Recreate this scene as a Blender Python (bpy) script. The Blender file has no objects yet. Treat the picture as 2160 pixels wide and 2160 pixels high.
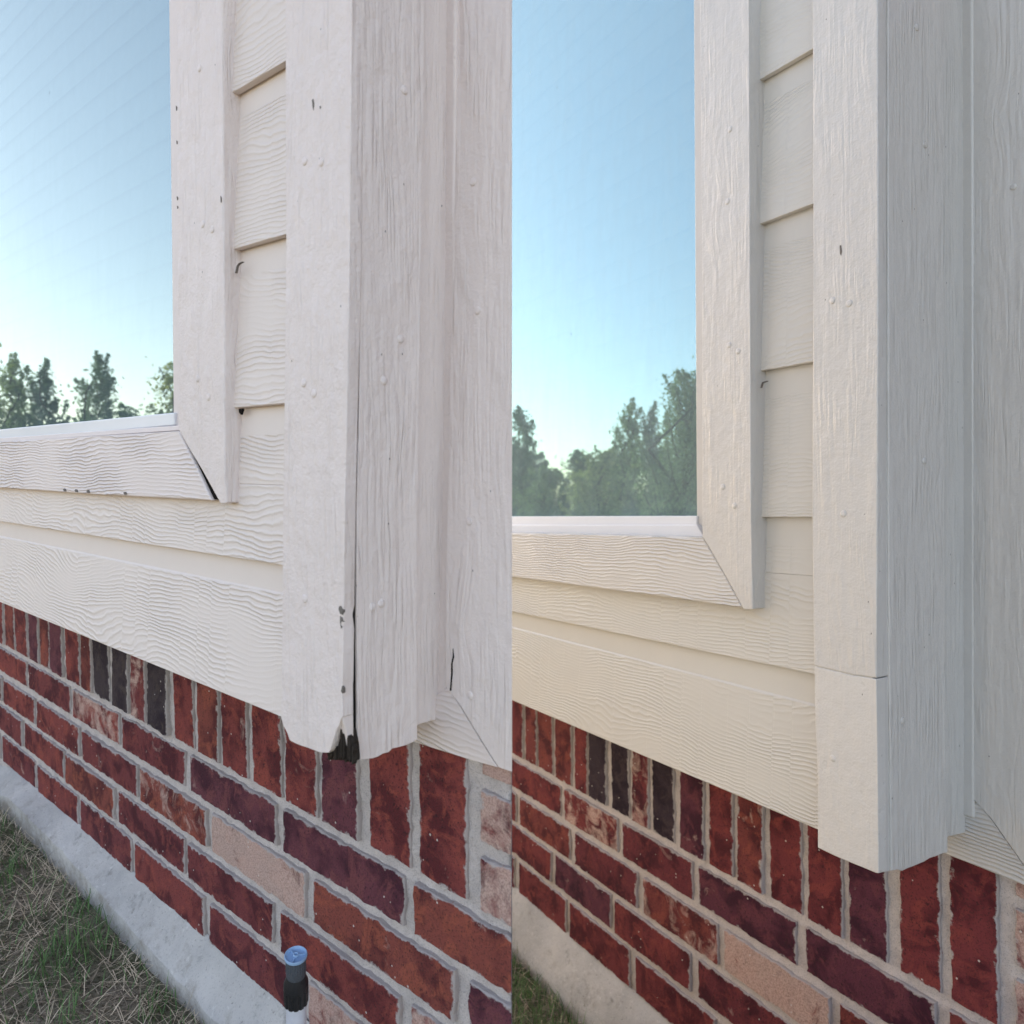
import bpy, bmesh, math, random
import numpy as np
from mathutils import Vector, Matrix, noise

random.seed(7)
S = bpy.context.scene
COL = S.collection

# ------------------------------------------------------------------ camera, sky, sun, exposure
FPX, CPX = 1646.0, 1080.0
PITCH = math.radians(1.6)
EYE = Vector((0, 0, 0.62))
cam = bpy.data.cameras.new('camera')
cam_ob = bpy.data.objects.new('camera', cam)
COL.objects.link(cam_ob)
cam.sensor_width = 36.0
cam.lens = FPX / 2160 * 36.0
cam.clip_start = 0.02
cam.clip_end = 3000
cam.dof.use_dof = True
cam.dof.focus_distance = 0.78
cam.dof.aperture_fstop = 11.0
cam_ob.matrix_world = Matrix.Translation(EYE) @ Matrix.Rotation(math.radians(90) - PITCH, 4, 'X')
S.camera = cam_ob

SUN_EL, SUN_AZ = math.radians(23), Vector((-0.25, 0.968))      # low sun behind both walls
world = bpy.data.worlds.new('World')
S.world = world
world.use_nodes = True
wn = world.node_tree
bg = wn.nodes['Background']
sky = wn.nodes.new('ShaderNodeTexSky')
sky.sky_type = 'NISHITA'
sky.sun_disc = False
sky.sun_elevation = SUN_EL
sky.sun_rotation = math.atan2(SUN_AZ.x, SUN_AZ.y)
sky.air_density = 0.8
sky.dust_density = 1.2
sky.ozone_density = 0.6
wn.links.new(sky.outputs[0], bg.inputs[0])
bg.inputs[1].default_value = 0.15
sun = bpy.data.lights.new('sun', 'SUN')
sun.energy = 3.0
sun.angle = math.radians(0.5)
sun.color = (1.0, 0.93, 0.82)
sun_ob = bpy.data.objects.new('sun', sun)
COL.objects.link(sun_ob)
sd = Vector((SUN_AZ.x, SUN_AZ.y, 0)).normalized() * math.cos(SUN_EL) + Vector((0, 0, math.sin(SUN_EL)))
sun_ob.rotation_euler = sd.to_track_quat('Z', 'Y').to_euler()
S.view_settings.view_transform = 'Standard'
S.view_settings.look = 'None'
S.view_settings.gamma = 1.0
S.view_settings.use_curve_mapping = False
S.view_settings.exposure = 2.0
S.view_settings.use_white_balance = True
S.view_settings.white_balance_temperature = 8100
S.view_settings.white_balance_tint = 16
S.cycles.max_bounces = 8
S.cycles.transparent_max_bounces = 8

# ------------------------------------------------------------------ small helpers
def link(name, me, mat, parent=None, smooth=False):
    o = bpy.data.objects.new(name, me)
    COL.objects.link(o)
    if mat is not None and not me.materials:
        me.materials.append(mat)
    if parent is not None:
        o.parent = parent
    if smooth:
        me.polygons.foreach_set('use_smooth', [True] * len(me.polygons))
    return o

def tag(o, label=None, cat=None, group=None, kind=None):
    for k, v in (('label', label), ('category', cat), ('group', group), ('kind', kind)):
        if v:
            o[k] = v
    return o

def mesh(name, verts, faces):
    me = bpy.data.meshes.new(name)
    me.from_pydata([tuple(v) for v in verts], [], faces)
    me.update()
    return me

def bevel(o, w, seg=2, ang=40):
    m = o.modifiers.new('bevel', 'BEVEL')
    m.width = w
    m.segments = seg
    m.limit_method = 'ANGLE'
    m.angle_limit = math.radians(ang)
    m.harden_normals = True
    o.data.polygons.foreach_set('use_smooth', [True] * len(o.data.polygons))
    return o

def sstep(a, b, x):
    t = min(1, max(0, (x - a) / (b - a)))
    return t * t * (3 - 2 * t)

# ------------------------------------------------------------------ materials
class NT:
    """tiny node-graph writer"""
    def __init__(s, name):
        s.m = bpy.data.materials.new(name)
        s.m.use_nodes = True
        s.t = s.m.node_tree
        s.t.nodes.clear()
        s.out = s.t.nodes.new('ShaderNodeOutputMaterial')
    def n(s, kind, **kw):
        nd = s.t.nodes.new('ShaderNode' + kind)
        ins = kw.pop('ins', {})
        for k, v in kw.items():
            setattr(nd, k, v)
        for k, v in ins.items():
            s.set(nd.inputs[k], v)
        return nd
    def set(s, sock, v):
        if isinstance(v, bpy.types.NodeSocket):
            s.t.links.new(v, sock)
        else:
            sock.default_value = v
    def math(s, op, a, b=0.0, c=None, clamp=False):
        nd = s.n('Math', operation=op, use_clamp=clamp)
        s.set(nd.inputs[0], a)
        s.set(nd.inputs[1], b)
        if c is not None:
            s.set(nd.inputs[2], c)
        return nd.outputs[0]
    def vec(s, x, y, z):
        nd = s.n('CombineXYZ')
        for i, v in enumerate((x, y, z)):
            s.set(nd.inputs[i], v)
        return nd.outputs[0]
    def noise(s, v, scale=1.0, detail=2.0, rough=0.5, out=0, dist=0.0):
        nd = s.n('TexNoise')
        s.set(nd.inputs['Vector'], v)
        nd.inputs['Scale'].default_value = scale
        nd.inputs['Detail'].default_value = detail
        nd.inputs['Roughness'].default_value = rough
        nd.inputs['Distortion'].default_value = dist
        return nd.outputs[out]
    def ramp(s, v, stops):
        nd = s.n('ValToRGB')
        s.set(nd.inputs[0], v)
        e = nd.color_ramp.elements
        while len(e) < len(stops):
            e.new(0.5)
        for el, (p, c) in zip(e, stops):
            el.position = p
            el.color = c if len(c) == 4 else (*c, 1)
        return nd.outputs[0]
    def remap(s, v, a, b, c, d):
        nd = s.n('MapRange')
        for i, x in enumerate((v, a, b, c, d)):
            s.set(nd.inputs[i], x)
        return nd.outputs[0]
    def mix(s, f, a, b, mode='MIX'):
        nd = s.n('MixRGB', blend_type=mode)
        for i, x in enumerate((f, a, b)):
            if i and isinstance(x, tuple) and len(x) == 3:
                x = (*x, 1)
            s.set(nd.inputs[i], x)
        return nd.outputs[0]
    def bump(s, h, dist, strength=1.0, normal=None):
        nd = s.n('Bump')
        nd.inputs['Distance'].default_value = dist
        nd.inputs['Strength'].default_value = strength
        s.set(nd.inputs['Height'], h)
        if normal is not None:
            s.set(nd.inputs['Normal'], normal)
        return nd.outputs[0]
    def xyz(s, scale=1.0):
        tc = s.n('TexCoord')
        sp = s.n('SeparateXYZ')
        s.t.links.new(tc.outputs['Object'], sp.inputs[0])
        return tc.outputs['Object'], sp.outputs[0], sp.outputs[1], sp.outputs[2]
    def surf(s, color, rough, normal=None, spec=0.4, **kw):
        p = s.n('BsdfPrincipled')
        s.set(p.inputs['Base Color'], color if not isinstance(color, tuple) or len(color) == 4 else (*color, 1))
        s.set(p.inputs['Roughness'], rough)
        p.inputs['Specular IOR Level'].default_value = spec
        if normal is not None:
            s.set(p.inputs['Normal'], normal)
        for k, v in kw.items():
            s.set(p.inputs[k], v)
        s.t.links.new(p.outputs[0], s.out.inputs[0])
        return p

def paint_saw(name, base, rough, along='Z', groove=1.0, seed=0.0, spec=0.4, scale=1.0, depth=0.0024):
    """rough sawn painted board, grain along Z or along X"""
    t = NT(name)
    ob, x, y, z = t.xyz()
    oi = t.n('ObjectInfo').outputs['Random']
    off = t.math('MULTIPLY', oi, 7.3)
    if along == 'Z':
        w, l = t.math('ADD', x, y), z
    else:
        w, l = t.math('ADD', z, y), x
    w = t.math('ADD', w, t.math('ADD', off, seed))
    # slow wander of the fibres, then knots that push them aside
    wob = t.math('SUBTRACT', t.noise(t.vec(t.math('MULTIPLY', w, 22.0), 0.3, t.math('MULTIPLY', l, 5.0)), 1, 2.0), 0.5)
    kn = t.n('TexVoronoi', feature='F1')
    t.set(kn.inputs['Vector'], t.vec(t.math('MULTIPLY', w, 16.0), 0.5, t.math('MULTIPLY', l, 7.0)))
    kn.inputs['Scale'].default_value = 1.0
    kd = kn.outputs['Distance']
    knot = t.remap(kd, 0.0, 0.55, 1.0, 0.0)
    knot = t.math('POWER', knot, 2.0)
    gate = t.math('GREATER_THAN', t.n('SeparateColor', ins={0: kn.outputs['Color']}).outputs[0], 0.62)
    knot = t.math('MULTIPLY', knot, gate)
    w2 = t.math('ADD', w, t.math('ADD', t.math('MULTIPLY', wob, 0.016), t.math('MULTIPLY', knot, 0.012)))
    ridge = t.noise(t.vec(t.math('MULTIPLY', w2, 330.0 * scale), 1.7, t.math('MULTIPLY', l, 13.0)), 1, 3.0, 0.6)
    band = t.noise(t.vec(t.math('MULTIPLY', w2, 120.0 * scale), 4.7, t.math('MULTIPLY', l, 8.0)), 1, 2.0, 0.5)
    deep = t.math('POWER', t.math('ABSOLUTE', t.math('SUBTRACT', t.math('MULTIPLY', band, 2.0), 1.0)), 0.6)
    # patches where the paint has filled the grain
    fill = t.remap(t.noise(t.vec(t.math('MULTIPLY', w, 40.0), 8.0, t.math('MULTIPLY', l, 14.0)), 1, 2.0), 0.38, 0.62, 0.25, 1.0)
    pebble = t.noise(ob, 420.0, 2.0, 0.55)
    soft = t.noise(ob, 90.0, 2.0, 0.5)
    h = t.math('ADD', t.math('MULTIPLY', t.math('MULTIPLY', ridge, fill), 0.55 * groove), t.math('MULTIPLY', t.math('MULTIPLY', deep, fill), 0.55 * groove))
    h = t.math('ADD', h, t.math('MULTIPLY', pebble, 0.2))
    h = t.math('ADD', h, t.math('MULTIPLY', soft, 0.5))
    nb = t.bump(h, depth, 1.0)
    # faint dirt in the hollows, tiny pin holes
    dirt = t.remap(t.noise(ob, 17.0, 4.0, 0.6), 0.45, 0.75, 0.0, 0.10)
    dark = tuple(c * 0.72 for c in base)
    colr = t.mix(dirt, base, dark)
    pin = t.n('TexVoronoi', feature='F1')
    t.set(pin.inputs['Vector'], t.vec(t.math('MULTIPLY', w, 70.0), t.math('MULTIPLY', y, 0.0), t.math('MULTIPLY', l, 45.0)))
    pin.inputs['Scale'].default_value = 1.0
    pg = t.math('GREATER_THAN', t.n('SeparateColor', ins={0: pin.outputs['Color']}).outputs[1], 0.93)
    pm = t.math('MULTIPLY', t.math('LESS_THAN', pin.outputs['Distance'], 0.045), pg)
    colr = t.mix(t.math('MULTIPLY', pm, 0.75), colr, (0.09, 0.08, 0.075))
    rg = t.remap(soft, 0.3, 0.7, rough - 0.06, rough + 0.08)
    t.surf(colr, rg, nb, spec)
    return t.m

def paint_cedar(name, base, rough, spec=0.4, seed=0.0, attr=True, period=0.0050, stripes=1.0, depth=0.0006, sweep=0.11):
    """fibre cement plank pressed with a cedar grain; the face attribute grain switches it off on the plain band"""
    t = NT(name)
    ob, x, y, z = t.xyz()
    at = t.n('Attribute', attribute_name='grain').outputs['Fac']
    g = t.remap(at, 0.0, 1.0, 0.0 if attr else 1.0, 1.0)
    # press strips about 3 cm wide, each a little out of step
    sx = t.math('ADD', t.math('MULTIPLY', x, 27.0), t.math('MULTIPLY', t.noise(t.vec(t.math('MULTIPLY', x, 9.0), 0.0, 0.5), 1, 1.0), 2.0))
    cell = t.math('FLOOR', sx)
    frac = t.math('FRACT', sx)
    wn_ = t.n('TexWhiteNoise', noise_dimensions='1D')
    t.set(wn_.inputs['W'], cell)
    jit = t.math('MULTIPLY', t.math('SUBTRACT', wn_.outputs[0], 0.5), 0.0045 * stripes)
    warp = t.math('MULTIPLY', t.math('SUBTRACT', t.noise(t.vec(t.math('MULTIPLY', x, 3.2), seed, t.math('MULTIPLY', z, 7.0)), 1, 2.0, 0.45), 0.5), sweep)
    warp2 = t.math('MULTIPLY', t.math('SUBTRACT', t.noise(t.vec(t.math('MULTIPLY', x, 40.0), seed, t.math('MULTIPLY', z, 60.0)), 1, 2.0), 0.5), 0.006)
    zz = t.math('ADD', t.math('ADD', z, jit), t.math('ADD', warp, warp2))
    ph = t.math('MULTIPLY', zz, 2 * math.pi / period)
    sn = t.math('MULTIPLY_ADD', t.math('SINE', ph), 0.5, 0.5)
    ln = t.math('POWER', sn, 2.2)
    mask = t.remap(t.noise(t.vec(t.math('MULTIPLY', x, 6.0), 3.0, t.math('MULTIPLY', z, 16.0)), 1, 2.0), 0.36, 0.6, 0.12, 1.0)
    edge = t.math('LESS_THAN', frac, 0.07)
    h = t.math('MULTIPLY', t.math('ADD', t.math('MULTIPLY', ln, mask), t.math('MULTIPLY', edge, -0.35 * stripes)), g)
    peb = t.noise(ob, 300.0, 2.0, 0.5)
    soft = t.noise(ob, 60.0, 2.0)
    h = t.math('ADD', h, t.math('MULTIPLY', peb, 0.12))
    h = t.math('ADD', h, t.math('MULTIPLY', soft, 0.25))
    nb = t.bump(h, depth, 1.0)
    dirt = t.remap(t.noise(ob, 12.0, 4.0, 0.6), 0.45, 0.75, 0.0, 0.10)
    colr = t.mix(dirt, base, tuple(c * 0.75 for c in base))
    t.surf(colr, t.remap(soft, 0.3, 0.7, rough - 0.05, rough + 0.08), nb, spec)
    return t.m

def paint_plain(name, base, rough, spec=0.4, amp=0.0006):
    t = NT(name)
    ob, x, y, z = t.xyz()
    h = t.math('ADD', t.noise(ob, 60, 3.0), t.math('MULTIPLY', t.noise(ob, 350, 2.0), 0.4))
    colr = t.mix(t.remap(t.noise(ob, 20, 3.0), 0.4, 0.75, 0.0, 0.2), base, tuple(c * 0.8 for c in base))
    t.surf(colr, rough, t.bump(h, amp), spec)
    return t.m

def simple(name, base, rough=0.6, spec=0.4, bumpd=0.0, bscale=200.0, **kw):
    t = NT(name)
    ob, x, y, z = t.xyz()
    nrm = t.bump(t.noise(ob, bscale, 3.0), bumpd) if bumpd else None
    v = t.remap(t.noise(ob, bscale * 0.3, 3.0), 0.3, 0.7, 0.0, 1.0)
    t.surf(t.mix(v, base, tuple(c * 0.82 for c in base)), rough, nrm, spec, **kw)
    return t.m

def brick_mat():
    t = NT('fired_clay_brick')
    ob, x, y, z = t.xyz()
    inf = t.n('ObjectInfo')
    base, rnd = inf.outputs['Color'], inf.outputs['Random']
    wash = inf.outputs['Alpha']
    sh = t.n('VectorMath', operation='ADD')
    t.set(sh.inputs[0], ob)
    t.set(sh.inputs[1], t.vec(t.math('MULTIPLY', rnd, 9.0), 0.0, t.math('MULTIPLY', rnd, 5.0)))
    p = sh.outputs[0]
    big = t.noise(p, 20.0, 3.0, 0.55, dist=0.4)
    dark = t.mix(1.0, base, (0.40, 0.34, 0.46), 'MULTIPLY')
    c = t.mix(t.remap(big, 0.44, 0.58, 0.0, 0.9), base, dark)
    hot = t.mix(1.0, base, (1.30, 1.32, 1.10), 'MULTIPLY')
    c = t.mix(t.remap(t.noise(p, 33.0, 4.0, 0.65, dist=0.8), 0.50, 0.62, 0.0, 0.85), c, hot)
    # fine vertical drag marks and dark flecks
    fl = t.noise(p, 520.0, 3.0, 0.65)
    c = t.mix(t.remap(fl, 0.52, 0.68, 0.0, 0.75), c, (0.04, 0.02, 0.02))
    fl2 = t.noise(p, 230.0, 2.0, 0.6)
    c = t.mix(t.remap(fl2, 0.62, 0.70, 0.0, 0.65), c, (0.02, 0.012, 0.014))
    # lime wash / mortar haze
    hz = t.noise(p, 26.0, 4.0, 0.65, dist=0.8)
    edge = t.math('SUBTRACT', 0.84, t.math('MULTIPLY', wash, 0.50))
    hm = t.math('MULTIPLY', t.remap(hz, t.math('SUBTRACT', edge, 0.12), t.math('ADD', edge, 0.05), 0.0, 1.0), t.remap(fl, 0.42, 0.68, 1.0, 0.5))
    c = t.mix(t.math('MULTIPLY', hm, 0.85), c, (0.60, 0.42, 0.355))
    sp = t.n('TexVoronoi', feature='F1', ins={'Vector': p, 'Scale': 210.0})
    sg = t.math('GREATER_THAN', t.n('SeparateColor', ins={0: sp.outputs['Color']}).outputs[0], 0.985)
    c = t.mix(t.math('MULTIPLY', t.math('LESS_THAN', sp.outputs['Distance'], 0.25), t.math('MULTIPLY', sg, 0.8)), c, (0.62, 0.56, 0.52))
    # mortar dragged over the arrises
    ed = t.n('Attribute', attribute_name='edge').outputs['Fac']
    sm = t.math('ADD', t.math('MULTIPLY', ed, 0.31), t.noise(p, 75.0, 4.0, 0.7))
    smm = t.remap(sm, 0.78, 0.90, 0.0, 0.9)
    c = t.mix(smm, c, (0.44, 0.39, 0.37))
    h = t.math('ADD', t.math('MULTIPLY', fl, 0.6), t.math('ADD', t.math('MULTIPLY', fl2, 0.5), t.math('MULTIPLY', t.noise(p, 60.0, 3.0), 0.9)))
    t.surf(c, 0.88, t.bump(h, 0.0016), 0.2)
    return t.m

def mortar_mat():
    t = NT('sand_mortar')
    ob, x, y, z = t.xyz()
    fine = t.noise(ob, 650.0, 3.0, 0.7)
    med = t.noise(ob, 40.0, 4.0, 0.6)
    c = t.mix(t.remap(med, 0.35, 0.7, 0.0, 1.0), (0.64, 0.565, 0.53), (0.49, 0.435, 0.415))
    c = t.mix(t.remap(fine, 0.50, 0.70, 0.0, 0.55), c, (0.15, 0.13, 0.13))
    h = t.math('ADD', t.math('MULTIPLY', fine, 0.7), t.noise(ob, 130.0, 3.0))
    t.surf(c, 0.95, t.bump(h, 0.0018), 0.15)
    return t.m

def concrete_mat():
    t = NT('stained_concrete')
    ob, x, y, z = t.xyz()
    med = t.noise(ob, 9.0, 5.0, 0.6)
    fine = t.noise(ob, 420.0, 3.0, 0.7)
    c = t.mix(t.remap(med, 0.35, 0.65, 0.0, 1.0), (0.57, 0.53, 0.495), (0.42, 0.395, 0.375))
    c = t.mix(t.remap(fine, 0.55, 0.72, 0.0, 0.35), c, (0.12, 0.12, 0.12))
    blot = t.noise(ob, 38.0, 4.0, 0.7)
    c = t.mix(t.remap(blot, 0.60, 0.72, 0.0, 0.5), c, (0.16, 0.155, 0.14))
    pl = t.noise(ob, 70.0, 3.0, 0.7)
    c = t.mix(t.remap(pl, 0.62, 0.70, 0.0, 0.4), c, (0.72, 0.69, 0.65))
    sp = t.n('Attribute', attribute_name='splash').outputs['Fac']
    sm = t.remap(t.math('ADD', t.math('MULTIPLY', sp, 0.45), t.noise(ob, 28.0, 5.0, 0.75)), 0.68, 1.0, 0.0, 0.75)
    c = t.mix(sm, c, (0.20, 0.155, 0.115))
    pit = t.noise(ob, 190.0, 2.0, 0.6)
    c = t.mix(t.remap(pit, 0.68, 0.74, 0.0, 0.4), c, (0.11, 0.10, 0.095))
    h = t.math('ADD', t.math('MULTIPLY', fine, 0.4), t.math('ADD', t.noise(ob, 60.0, 4.0), t.math('MULTIPLY', med, 2.0)))
    h = t.math('SUBTRACT', h, t.remap(pit, 0.64, 0.74, 0.0, 0.3))
    t.surf(c, 0.9, t.bump(h, 0.0016), 0.2)
    return t.m

def glass_mat(name, refl, film, tint):
    t = NT(name)
    ob, x, y, z = t.xyz()
    h = t.noise(t.vec(x, 0.0, z), 7.0, 1.0)
    nb = t.bump(h, 0.0003, 0.4)
    gl = t.n('BsdfGlossy', ins={'Color': (*tint, 1), 'Roughness': 0.012, 'Normal': nb})
    tr = t.n('BsdfTransparent', ins={'Color': (0.72, 0.80, 0.78, 1)})
    df = t.n('BsdfDiffuse', ins={'Color': (0.50, 0.66, 0.68, 1)})
    lw = t.n('LayerWeight', ins={0: 0.5})
    fac = t.remap(lw.outputs['Facing'], 0.0, 1.0, refl * 0.75, min(1.0, refl * 1.35))
    m1 = t.n('MixShader', ins={0: fac, 1: tr.outputs[0], 2: gl.outputs[0]})
    smear = t.remap(t.noise(t.vec(t.math('MULTIPLY', x, 30.0), 0.0, t.math('MULTIPLY', z, 9.0)), 1, 4.0, 0.6), 0.4, 0.8, film, film * 1.4)
    m2 = t.n('MixShader', ins={0: smear, 1: m1.outputs[0], 2: df.outputs[0]})
    # fly specks
    sp = t.n('TexVoronoi', feature='F1', ins={'Vector': t.vec(t.math('MULTIPLY', x, 26.0), 0.0, t.math('MULTIPLY', z, 13.0)), 'Scale': 1.0})
    sg = t.math('GREATER_THAN', t.n('SeparateColor', ins={0: sp.outputs['Color']}).outputs[0], 0.72)
    sm = t.math('MULTIPLY', t.math('LESS_THAN', sp.outputs['Distance'], 0.03), sg)
    dk = t.n('BsdfDiffuse', ins={'Color': (0.05, 0.06, 0.06, 1)})
    m3 = t.n('MixShader', ins={0: t.math('MULTIPLY', sm, 0.6), 1: m2.outputs[0], 2: dk.outputs[0]})
    t.t.links.new(m3.outputs[0], t.out.inputs[0])
    return t.m

BRICK = brick_mat()
MORTAR = mortar_mat()
CONCRETE = concrete_mat()
VINYL = simple('white_vinyl', (0.80, 0.80, 0.82), 0.35, 0.5, 0.0, 8.0)
SLAT = simple('blind_slat', (0.06, 0.075, 0.075), 0.7, 0.2)
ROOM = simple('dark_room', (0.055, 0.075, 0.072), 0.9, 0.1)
SHEATH = simple('grey_sheathing', (0.36, 0.40, 0.46), 0.9, 0.1)
ROT = simple('rotted_black_wood', (0.045, 0.036, 0.03), 0.95, 0.1, 0.004, 160.0)
BARE = simple('bare_grey_wood', (0.20, 0.175, 0.155), 0.95, 0.1, 0.002, 200.0)
UNSEEN_BRICK = simple('unseen_wall_brick', (0.24, 0.15, 0.13), 0.9, 0.1, 0.003, 30.0)  # for the added wall that dims the right return boards
CRACK = simple('dark_crack', (0.014, 0.012, 0.011), 0.95, 0.05)  # black stands in for the shade inside open cracks and gaps

# ------------------------------------------------------------------ a house frame seen in perspective
CAMM = cam_ob.matrix_world.copy()

class House:
    """local axes: X along the facade to the right, Y into the wall, Z up; the brick face is Y = 0"""
    def __init__(s, vp, lean, vdist, unit, size, a0, b0):
        ray = lambda p: np.array([(p[0] - CPX) / FPX, (p[1] - CPX) / FPX, 1.0])
        u = -ray(vp); u /= np.linalg.norm(u)
        v = np.array([(lean - CPX) / FPX, (vdist - CPX) / FPX, 1.0]); v /= np.linalg.norm(v)
        n = np.cross(u, v); n /= np.linalg.norm(n)
        if n[2] > 0: n = -n
        v = np.cross(n, u)
        if v[1] < 0: v = -v
        s.u, s.v, s.n, s.m = u, v, n, unit
        s.ray = ray
        s.a0, s.b0 = a0, b0
        B = np.stack([u, -n, -v], 1)                    # local axes in camera space (x right, y down, z forward)
        toB = np.diag([1, -1, -1])
        org = B @ np.array([a0, 1.0, -b0])              # local origin in units of the wall distance
        M = Matrix.Identity(4)
        R3 = toB @ B
        k = size / unit
        for i in range(3):
            for j in range(3):
                M[i][j] = R3[i, j] * k
            M[i][3] = (toB @ org)[i] * size
        s.M = CAMM @ M
        s.root = None
    def loc(s, P):
        return Vector(((P @ s.u - s.a0) * s.m, (-(P @ s.n) - 1.0) * s.m, (-(P @ s.v) + s.b0) * s.m))
    def hit(s, p, c):
        r = s.ray(p)
        return s.loc(r * ((-1.0 + c) / (s.n @ r)))
    def ab(s, a, b, c):
        return Vector(((a - s.a0) * s.m, -c * s.m, (-b + s.b0) * s.m))
    def plane(s, p1, p2, c):
        """plane through two facade points and the facade normal (a return face)"""
        A, B = s.hit(p1, c), s.hit(p2, c)
        nn = (B - A).cross(Vector((0, 1, 0))).normalized()
        if nn.x < 0: nn = -nn
        return A, nn
    def eye(s):
        return Vector(((0 - s.a0) * s.m, -1.0 * s.m, s.b0 * s.m))
    def hitp(s, p, pl, off=0.0):
        A, nn = pl
        e = s.eye()
        d = s.hit(p, 0.0) - e
        t = ((A + nn * off) - e).dot(nn) / d.dot(nn)
        return e + d * t

def line_y(p, q, x):
    return p[1] + (q[1] - p[1]) * (x - p[0]) / (q[0] - p[0])

def prism_pts(name, front, back, mat, parent, bw=0.0, seg=2):
    n = len(front)
    ar = sum((front[i].x * front[(i + 1) % n].z - front[(i + 1) % n].x * front[i].z) for i in range(n))
    vs = list(front) + list(back)
    fs = [list(range(n)), list(range(2 * n - 1, n - 1, -1))]
    for i in range(n):
        j = (i + 1) % n
        fs.append([i, i + n, j + n, j])
    me = mesh(name, vs, fs)
    bm = bmesh.new(); bm.from_mesh(me)
    bmesh.ops.recalc_face_normals(bm, faces=bm.faces)
    bmesh.ops.triangulate(bm, faces=[f for f in bm.faces if len(f.verts) > 4])
    bm.to_mesh(me); bm.free()
    o = link(name, me, mat, parent)
    if bw: bevel(o, bw, seg)
    return o

def prism(H, name, pts, c, th, mat, parent, bw=0.0012, seg=2, cut=None):
    """facade-parallel board whose face outline is given in photo coordinates, th metres thick"""
    f = [H.hit(p, c) for p in pts]
    b = []
    for p, v in zip(pts, f):
        w = v + Vector((0, th, 0))
        if cut is not None and p[0] >= cut - 0.5:
            w.x = H.hit((cut - 0.4, p[1]), c - th / H.m).x
        b.append(w)
    return prism_pts(name, f, b, mat, parent, bw, seg)

def prism_ret(H, name, pts, pl, off, th, mat, parent, bw=0.0012, seg=2):
    """board on a return face, th metres deep into the box"""
    f = [H.hitp(p, pl, off) for p in pts]
    b = [v - pl[1] * th for v in f]
    n = len(f)
    fs = [list(range(n)), list(range(2 * n - 1, n - 1, -1))] + [[i, i + n, (i + 1) % n + n, (i + 1) % n] for i in range(n)]
    me = mesh(name, f + b, fs)
    bm = bmesh.new(); bm.from_mesh(me)
    bmesh.ops.recalc_face_normals(bm, faces=bm.faces)
    bmesh.ops.triangulate(bm, faces=[q for q in bm.faces if len(q.verts) > 4])
    bm.to_mesh(me); bm.free()
    o = link(name, me, mat, parent)
    if bw: bevel(o, bw, seg)
    return o

def plank(H, name, segs, mat, parent):
    """siding plank: segs = list of (x_left, x_right, rows); row = (lineP, lineQ, c, grain_below)"""
    vs, fs, gr = [], [], []
    th = 0.007
    for xl, xr, rows in segs:
        prof = []
        for P, Q, c, g in rows:
            prof.append(([H.hit((x, line_y(P, Q, x)), c) for x in (xl, xr)], g))
        ring = prof + [([v + Vector((0, th, 0)) for v in prof[-1][0]], 0), ([v + Vector((0, th, 0)) for v in prof[0][0]], 0)]
        b = len(vs)
        for vv, g in ring: vs += vv
        k = len(ring)
        for i in range(k):
            j = (i + 1) % k
            fs.append([b + 2 * i, b + 2 * j, b + 2 * j + 1, b + 2 * i + 1]); gr.append(float(ring[i][1]))
        fs.append([b + 2 * i for i in range(k)]); gr.append(0.0)
        fs.append([b + 2 * i + 1 for i in range(k)][::-1]); gr.append(0.0)
    me = mesh(name, vs, fs)
    at = me.attributes.new('grain', 'FLOAT', 'FACE')
    at.data.foreach_set('value', gr)
    bm = bmesh.new(); bm.from_mesh(me)
    bmesh.ops.recalc_face_normals(bm, faces=bm.faces)
    bm.to_mesh(me); bm.free()
    o = link(name, me, mat, parent)
    bevel(o, 0.0008, 2)
    return o

def disc_mesh(name, r, h, n=10):
    vs, fs = [], []
    for rr, yy in ((r, 0.0004), (r, -h * 0.6), (r * 0.75, -h)):
        for i in range(n):
            a = 2 * math.pi * i / n
            vs.append((rr * math.cos(a), yy, rr * math.sin(a)))
    for k in range(2):
        for i in range(n):
            j = (i + 1) % n
            fs.append([k * n + i, k * n + j, (k + 1) * n + j, (k + 1) * n + i])
    fs.append([2 * n + i for i in range(n)])
    return mesh(name, vs, fs)

def nails(H, spots, board, mat, c=None, pl=None):
    me = disc_mesh('nail_head', 0.0034, 0.0007)
    me.materials.append(mat)
    for p in spots:
        v = H.hit(p, c) if pl is None else H.hitp(p, pl)
        o = link('nail_head', me, None, board, True)
        o.location = v
        if pl is not None:
            o.rotation_euler = (0, 0, math.pi / 2)

# ------------------------------------------------------------------ brick wall, shared layout in wall units
BR = random.Random(3)
RED, DEEP, PURPLE, COAL, ORANGE = (0.235, 0.051, 0.044), (0.185, 0.042, 0.042), (0.145, 0.042, 0.052), (0.055, 0.040, 0.043), (0.245, 0.062, 0.046)
SOLD = {-6: -3.03, -5: -2.877, -4: -2.769, -3: -2.618, -2: -2.472, -1: -2.349, 0: -2.192, 1: -2.045, 2: -1.907, 3: -1.76, 4: -1.606, 5: -1.458, 6: -1.299, 7: -1.139, 8: -0.975}
SOLDR = {-6: -1.531, -5: -1.452, -4: -1.395, -3: -1.321, -2: -1.248, -1: -1.187, 0: -1.111, 1: -1.034, 2: -0.965, 3: -0.898, 4: -0.822, 5: -0.749, 6: -0.674, 7: -0.600}
SW = {-11: 13, -10: 8, -9: 17, -8: 11, -7: 8, -6: 14, -5: 13, -4: 9, -3: 17, -2: 11, -1: 11, 0: 18, 1: 14, 2: 11, 3: 13, 4: 12, 5: 10.5, 6: 19, 7: 14, 8: 19}
_ks = sorted(SOLDR)
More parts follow.
